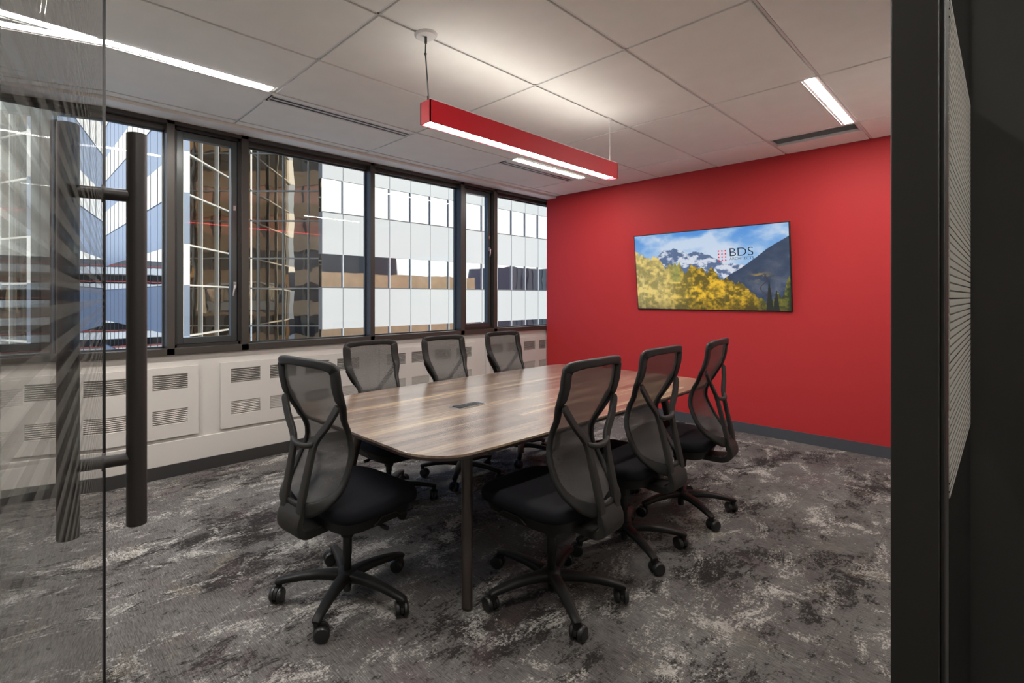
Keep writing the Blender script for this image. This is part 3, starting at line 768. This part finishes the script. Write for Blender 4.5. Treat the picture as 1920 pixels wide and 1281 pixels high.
def make_chair():
    root = empty('task_chair')
    # back frame
    n = len(loop); pts = []; side = []; ws = []; hs = []; inner = []
    for i in range(n):
        x, z, b = loop[i]
        xp, zp, _ = loop[i-1]; xn, zn, _ = loop[(i+1) % n]
        t = Vector((xn-xp, zn-zp)).normalized(); nin = Vector((t.y, -t.x))     # inward for this winding
        if nin.dot(Vector((-x, .76-z))) < 0 and abs(z-.76) > .22: nin = -nin
        if abs(z-.76) <= .22 and nin.x*x > 0: nin = -nin
        cx_, cz_ = x+nin.x*b/2, z+nin.y*b/2
        pts.append((cx_, yback(z, x), cz_)); side.append((nin.x, 0, nin.y)); ws.append(b/2); hs.append(.0115)
        inner.append((x+nin.x*b*.8, z+nin.y*b*.8))
    m = MB(); m.sweep(pts, ws, hs, side=side, seg=12, closed=True, power=4); m.build('back_frame', M['plastic'], root, angle=50)
    # knit panel
    zi = [p[1] for p in inner]; z0, z1 = min(zi)+.001, max(zi)-.001
    right = [(x, z) for x, z in inner if x > 0]
    rows = 44; cols = 16; R = []
    def wid(z):
        best = 0
        for a, b in zip(right[:-1], right[1:]):
            if (a[1]-z)*(b[1]-z) <= 0 and abs(a[1]-b[1]) > 1e-6:
                best = max(best, a[0]+(b[0]-a[0])*(z-a[1])/(b[1]-a[1]))
        return best
    vs = []; fs = []
    for j in range(rows+1):
        z = z0+(z1-z0)*j/rows; w = max(wid(z), .03)
        for i in range(cols+1):
            x = -w+2*w*i/cols; vs.append((x, yback(z, x)+.002, z))
    for j in range(rows):
        for i in range(cols):
            a = j*(cols+1)+i; fs.append((a, a+1, a+cols+2, a+cols+1))
    m = MB(); m.add(vs, fs); m.build('back_mesh', M['knit'], root, angle=80)
    # rear support: two arms, two posts, cross bar, foot
    for s in (1, -1):
        path = cr([(s*.199, -.199, .926), (s*.189, -.203, .902), (s*.146, -.214, .840), (s*.096, -.222, .785), (s*.074, -.230, .740), (s*.066, -.252, .64), (s*.062, -.276, .53), (s*.060, -.286, .45)], 5)
        k = len(path); w = np.interp(np.linspace(0, 1, k), [0, .08, .2, .45, .6, 1], [.012, .018, .018, .017, .017, .021]); h = np.interp(np.linspace(0, 1, k), [0, .12, .5, 1], [.006, .0085, .0095, .013])
        m = MB(); m.sweep(path, w, h, side=[(1, 0, .4*s) if i < k*.5 else (1, 0, 0) for i in range(k)], seg=12, power=5)
        m.build('back_arm', M['plastic_g'], root, angle=32)
    m = MB(); m.sweep(cr([(-.080, -.228, .758), (-.045, -.242, .748), (0, -.247, .745), (.045, -.242, .748), (.080, -.228, .758)], 5), .011, .012, side=[(0, 0, 1)]*21, seg=10, power=3)
    m.build('cross_bar', M['plastic_g'], root, angle=50)
    foot = cr([(0, -.274, .497), (0, -.290, .462), (0, -.294, .425), (0, -.276, .398), (0, -.235, .384), (0, -.16, .380), (0, -.08, .378)], 5); k = len(foot)
    m = MB(); m.sweep(foot, np.interp(np.linspace(0, 1, k), [0, .2, .6, 1], [.079, .082, .074, .045]), np.interp(np.linspace(0, 1, k), [0, .25, .6, 1], [.012, .016, .020, .020]), side=[(1, 0, 0)]*k, seg=12, power=9)
    m.build('back_foot', M['plastic_g'], root, angle=32)
    # seat
    def sup(a, hx_, hy_, p=4.6):
        c, s = math.cos(a), math.sin(a)
        return math.copysign(abs(c)**(2/p), c)*hx_, math.copysign(abs(s)**(2/p), s)*hy_
    def ring(z, inset, crown=0, k=48, yc=.035, hx_=.245, hy_=.238):
        r = []
        for i in range(k):
            x, y = sup(2*PI*i/k, hx_-inset, hy_-inset)
            y += yc; dz = -.012*max(0, (y-.13)/.14)**2 if y > .13 else 0
            dz += -.006*(x/.245)**2*0
            r.append((x, y, z+dz))
        return r
    m = MB(); m.rings([ring(.434, .040), ring(.435, .016), ring(.444, .003), ring(.466, 0), ring(.486, .003), ring(.498, .014), ring(.503, .040), ring(.500, .14), ring(.498, .22)])
    m.build('seat_cushion', M['seatfab'], root, angle=80)
    m = MB(); m.rings([ring(.382, .056), ring(.386, .036), ring(.4335, .018)]); sp_ = m.build('seat_pan', M['plastic'], root, angle=40)
    for s in (1, -1):
        m = MB(); m.sweep([(s*.222, .20, .404), (s*.226, .12, .404), (s*.228, .09, .426), (s*.229, .01, .428), (s*.226, -.03, .402)], .003, .003, side=[(1, 0, 0)]*5, seg=6)
        m.build('side_trim', M['plastic_g'], sp_)
    # mechanism and column
    m = MB()
    m.rings([[(x, y, z) for x, y in ((-.045*k_, -.10*k_), (.045*k_, -.10*k_), (.055*k_, -.05), (.055*k_, .07*k_), (.035*k_, .11*k_), (-.035*k_, .11*k_), (-.055*k_, .07*k_), (-.055*k_, -.05))] for z, k_ in ((.338, .72), (.350, 1.0), (.398, 1.25))])
    m.cyl((.05, .03, .372), (.205, .045, .366), .006, seg=10); m.cyl((.19, .044, .366), (.225, .046, .365), .010, seg=10)
    m.build('tilt_mechanism', M['plastic'], root, angle=40)
    m = MB(); m.lathe((0, 0, 0), [(.001, .278), (.029, .278), (.0315, .286), (.034, .312), (.040, .330), (.058, .356)], 24).build('column_collar', M['plastic_g'], root, angle=50)
    m = MB(); m.lathe((0, 0, 0), [(.001, .028), (.017, .028), (.0185, .034), (.0185, .19), (.0215, .195), (.0215, .285), (.001, .285)], 24); m.build('gas_column', M['rubber'], root)
    # five-star base (turns on its own)
    m = MB()
    m.lathe((0, 0, 0), [(.024, .075), (.045, .082), (.050, .100), (.046, .118), (.030, .126), (.0258, .127)], 30)
    for k in range(5):
        a = 2*PI*k/5; c, s = math.cos(a), math.sin(a)
        rs = [.028, .07, .13, .205, .272, .312, .319]; zs = [.098, .104, .106, .101, .091, .083, .080]
        wsb = [.032, .028, .025, .022, .0195, .018, .014]; hsb = [.022, .020, .018, .016, .0135, .012, .008]
        m.sweep([(r*c, r*s, z) for r, z in zip(rs, zs)], wsb, hsb, side=[(-s, c, 0)]*7, seg=12, power=3.4)
        m.cyl((.304*c, .304*s, .056), (.304*c, .304*s, .088), .0135, .0155, seg=14)
    m.build('star_base', M['plastic'], root, angle=45)
    # caster prototype
    for k in range(5):
        hood = MB()
        rr = [[(.0075*sx_, .0+.0*0, 0)] for sx_ in (1,)]
        pts_ = []
        for side_x in (-.0065, .0065):
            ringp = []
            for i in range(15):
                a = math.radians(-10+200*i/14); ringp.append((side_x, -.018+.0325*math.cos(a), .033+.0325*math.sin(a)))
            pts_.append(ringp)
        hood.rings(pts_)
        hood.cyl((0, 0, .044), (0, 0, .066), .010, .012, seg=12)
        ho = hood.build('caster', M['plastic'], root, angle=40)
        for sx_ in (-1, 1):
            w = MB(); R_ = []
            for r, x in ((.001, .0085), (.028, .0085), (.0318, .0105), (.033, .016), (.0318, .0235), (.027, .0285), (.014, .0295), (.001, .0295)):
                R_.append([(sx_*x, -.018+r*math.cos(2*PI*i/24), .033+r*math.sin(2*PI*i/24)) for i in range(24)])
            w.rings(R_); w.build('wheel', M['rubber'], ho, angle=40)
    return root
UPPER = ('back_frame', 'back_mesh', 'back_arm', 'cross_bar', 'back_foot', 'seat_cushion', 'seat_pan', 'tilt_mechanism', 'column_collar')
proto = make_chair()
chairs = [  # x, y, facing deg (0 = +X), base angle deg, drop, caster seeds, label
    (1.185, 1.970, 6, 0, 0, (215, 250, 310, 60, 150), 'black mesh task chair at the head of the table, nearest the glass door'),
    (1.890, 1.360, 91, 90, 0, (200, 170, 95, 130, 210), 'black mesh task chair in front of the long table side, closest to the viewer'),
    (2.590, 1.385, 90, 91, 0, (120, 220, 60, 160, 200), 'black mesh task chair in the middle of the three on the near table side'),
    (3.300, 1.375, 96, 90, 0, (150, 190, 70, 140, 40), 'black mesh task chair nearest the red wall on the near table side'),
    (1.965, 2.730, -90, 36, .050, (30, 190, 70, 250, 320), 'black mesh task chair nearest the door of the three on the window side'),
    (2.655, 2.730, -90, 0, .050, (230, 150, 20, 300, 100), 'black mesh task chair in the middle of the three on the window side'),
    (3.365, 2.730, -90, 0, .050, (10, 210, 130, 280, 60), 'black mesh task chair nearest the red wall on the window side')]
for i, (x, y, fa, ba, drop, cs, lab) in enumerate(chairs):
    c = proto if i == 0 else copy_tree(proto)
    c.location = (x, y, 0); rz = math.radians(fa-90); c.rotation_euler = (0, 0, rz)
    tag(c, lab, 'chair', 'black mesh task chairs around the table')
    b0 = math.radians(ba)-rz; k = 0
    for ch in c.children:
        nm = ch.name.split('.')[0]
        if nm in UPPER: ch.location = (0, 0, -drop)
        elif nm == 'star_base': ch.rotation_euler = (0, 0, b0)
        elif nm == 'caster':
            a = b0+2*PI*k/5
            ch.location = (.304*math.cos(a), .304*math.sin(a), 0); ch.rotation_euler = (0, 0, math.radians(cs[k])-rz); k += 1

# ------------------------------------------------------------------ outside
M['panel'] = mat('white_metal_panel', (.76, .735, .67), .55, var=(.15, .03))
M['panel_blue'] = mat('silver_metal_panel', (.45, .52, .63), .34, .7, var=(.15, .04))
M['joint'] = mat('dark_panel_joint', (.16, .16, .16), .6)
M['cream'] = mat('cream_mullion', (.80, .74, .62), .5)
def mirror(name, col, rough=.02, wav=.0):
    m = mat(name, col, rough, 1.0)
    if wav:
        t = m.node_tree; b = t.nodes['Principled BSDF']; tcn = N(t, 'ShaderNodeTexCoord')
        n = N(t, 'ShaderNodeTexNoise'); n.inputs['Scale'].default_value = .8; n.inputs['Detail'].default_value = 1; t.links.new(tcn.outputs['Object'], n.inputs['Vector'])
        bp = N(t, 'ShaderNodeBump'); bp.inputs['Strength'].default_value = wav; bp.inputs['Distance'].default_value = .1
        t.links.new(n.outputs['Fac'], bp.inputs['Height']); t.links.new(bp.outputs[0], b.inputs['Normal'])
    return m
M['mir_w'] = mirror('silver_glass', (.92, .93, .94), .02, .03)
M['mir_b'] = mirror('bronze_glass', (.62, .53, .42), .02, .10)
M['brown'] = mat('brown_stone', (.36, .27, .19), .8, var=(.3, .15))
M['orange'] = mat('ochre_panel', (.75, .42, .20), .7, var=(.4, .15))
M['darkglass'] = mat('dark_window_glass', (.05, .05, .055), .15)
M['sunsetglass'] = mat('sunset_reflection_glass', (.55, .32, .25), .2)  # pink base colour stands in for a sunset mirrored in the windows
M['louver'] = mat('grey_louver', (.10, .10, .10), .6)
M['white_c'] = mat('white_concrete', (.70, .68, .64), .8, var=(.3, .05))
M['redrail'] = mat('red_rail', (.45, .06, .05), .5)
M['bounce_ground'] = mat('pale_bounce_ground', (.66, .65, .62), .9, var=(.5, .2))  # ground kept pale so it bounces light onto soffit and ceiling

class Facade:
    """origin o, unit direction d along the wall; outward normal n; local (s, h, out)"""
    def __init__(self, o, d, n): self.o, self.d, self.n = Vector((*o, 0)), Vector((*d, 0)).normalized(), Vector((*n, 0)).normalized()
    def box(self, m, s0, s1, z0, z1, a, b):
        c = self.o+self.d*((s0+s1)/2)+self.n*((a+b)/2)+Vector((0, 0, (z0+z1)/2))
        m.obox(c, self.d*((s1-s0)/2), self.n*((b-a)/2), (0, 0, (z1-z0)/2))
def banded(name, label, fac, length, zr0, rib_h, story, kmin, kmax, step, panel, glass, joint, s_off=0, jw=.03, jout=.02, rib_jw=None, rib_jm=None, back=.4, rec=.06):
    root = empty(name, fac.o); tag(root, label, 'building', 'office buildings outside the windows')
    off = -fac.o
    def B(m, nm, mt):
        m.v = [tuple(Vector(p)+off) for p in m.v]; return m.build(nm, mt, root, smooth=False)
    for k in range(kmin, kmax+1):
        zb = zr0+story*k
        m = MB(); fac.box(m, 0, length, zb, zb+rib_h, -back, -rec); B(m, 'ribbon_window', glass)
        m = MB(); fac.box(m, 0, length, zb+rib_h, zb+story, -back, 0); B(m, 'panel_band', panel)
    m = MB(); m2 = MB(); s = s_off
    while s < length:
        if s > 0:
            for k in range(kmin, kmax+1):
                zb = zr0+story*k
                fac.box(m, s-jw/2, s+jw/2, zb+rib_h+.02, zb+story-.02, 0, .006)
                w = rib_jw or jw; fac.box(m2, s-w/2, s+w/2, zb, zb+rib_h, -rec, jout)
        s += step
    for k in range(kmin, kmax+1):
        zb = zr0+story*k
        fac.box(m, 0, length, zb-.03, zb+.02, 0, .012)
    B(m, 'panel_joint', joint); B(m2, 'mullion', rib_jm or joint)
    return root
# long white-panel building parallel to the windows
F3 = Facade((12.36, 23.0), (1, 0), (0, -1))
banded('office_building', 'white-panelled office block with mirrored ribbon windows, seen through the right-hand windows', F3, 42, 1.87, 1.73, 3.9, -3, 4, 1.52, M['panel'], M['mir_w'], M['joint'], s_off=1.22, jw=.025, rib_jw=.07, rib_jm=M['white_c'], back=.4)
# bluish wing at a right angle
F1 = Facade((5.55, 22.6), (0, 1), (-1, 0))
banded('office_building', 'bluish silver office wing rising beyond the leftmost window', F1, 60, 1.87, 1.73, 3.9, -3, 6, 1.52, M['panel_blue'], M['mir_w'], M['joint'], s_off=.9, jw=.02, rib_jw=.07, back=.4, rec=.004, jout=.006)
# bronze glazed corner
cA, sA = math.cos(math.radians(YAW)), math.sin(math.radians(YAW))
def wr(d, r): return (d*cA+r*sA, d*sA-r*cA)
gb = empty('office_building', (*wr(28.7, -10.55), 0)); tag(gb, 'bronze glass office tower with a cream mullion grid outside the vent window', 'building', 'office buildings outside the windows')
gof = -Vector((*wr(28.7, -10.55), 0))
def curtain(fac, length, step, s0, wm):
    m = MB(); fac.box(m, 0, length, -9, 26, -.3, -.05); m.v = [tuple(Vector(p)+gof) for p in m.v]; m.build('glass_wall', M['mir_b'], gb, smooth=False)
    m = MB(); s = s0
    while s <= length: fac.box(m, s-wm/2, s+wm/2, -9, 26, -.05, .05); s += step
    for k in range(-3, 7):
        for z in (1.87+3.9*k, 3.60+3.9*k): fac.box(m, 0, length, z-.035, z+.035, -.05, .04)
    m.v = [tuple(Vector(p)+gof) for p in m.v]; m.build('mullion_grid', M['cream'], gb, smooth=False)
fA = Facade(wr(20.7, -10.55), (cA, sA), (sA, -cA)); curtain(fA, 8.0, 1.70, 0.1, .06)
fB = Facade(wr(28.7, -10.55), (sA, -cA), (-cA, -sA)); curtain(fB, 5.6, 1.46, .35, .075)
# tower that the bronze glass mirrors
fT = Facade(wr(-6, -44), (sA, -cA), (cA, sA))
tw = empty('office_tower', (*wr(-6, -44), 0)); tag(tw, 'brown banded tower beside this building, seen only mirrored in the bronze glass', 'building')
tof = -Vector((*wr(-6, -44), 0))
for k in range(-2, 7):
    zb = -1.1+4.2*k
    for (a, b, nm, mt, o_) in ((0, 1.9, 'stone_band', M['brown'], 0), (1.9, 4.2, 'window_band', M['sunsetglass'] if k in (2, 3) else M['darkglass'], -.3)):
        m = MB(); fT.box(m, 0, 70, zb+a, zb+b, -2, o_); m.v = [tuple(Vector(p)+tof) for p in m.v]; m.build(nm, mt, tw, smooth=False)
m = MB(); s = 0
while s < 70:
    fT.box(m, s, s+.35, -9, 28, -.3, -.02); s += 3.4
m.v = [tuple(Vector(p)+tof) for p in m.v]; m.build('pier', M['louver'], tw, smooth=False)
# low ochre building and grey box mirrored in the ribbons
lo = empty('low_building', (42, -30, -9)); tag(lo, 'low ochre building with a dark rooftop louvre, mirrored in the ribbon windows', 'building')
MB().box(0, -10, 0, 36, 0, 14.6).build('wall', M['orange'], lo, smooth=False)
m = MB(); m.box(-16, -10, 0, 0, .2, 14.6); m.build('side_wall', M['orange'], lo, smooth=False)
m = MB(); m.box(-14, -9, 14.6, 15, -.5, 18.2)
for i in range(20): m.box(-14, -.5, 14.7+i*.17, 15, -.35, 14.78+i*.17)
m.build('roof_louver', M['louver'], lo, smooth=False)
m = MB()
for i in range(11): m.box(-14+i*4.6, 0, .5, -11+i*4.6, .3, 2.8)
m.build('window_opening', M['darkglass'], lo, smooth=False)
bxb = empty('warehouse', (90, -30, -9)); tag(bxb, 'grey ribbed warehouse box, mirrored at the right end of the ribbon windows', 'building')
m = MB(); m.box(0, -14, 0, 40, 0, 17.4)
for i in range(20): m.box(i*2, 0, 0, i*2+1, .2, 17.4)
m.build('ribbed_wall', M['louver'], bxb, smooth=False)
# open parking decks far along the street
gk = empty('parking_garage', (-8, 104, -9)); tag(gk, 'white open-deck parking garage with red rails at the end of the street', 'building')
for k in range(6):
    MB().box(-34, 0, k*2.9, 22, 12, k*2.9+1.15).build('deck_parapet', M['white_c'], gk, smooth=False)
    MB().box(-34, -.1, k*2.9+1.45, 22, 0, k*2.9+1.60).build('rail', M['redrail'], gk, smooth=False)
MB().box(-34, 6, 0, 22, 12, 17.4).build('core_wall', M['louver'], gk, smooth=False)
struct(MB().box(-120, -120, -9.3, 160, 200, -9).build('ground', M['bounce_ground'], smooth=False), 'street far below, made pale to bounce light upward')
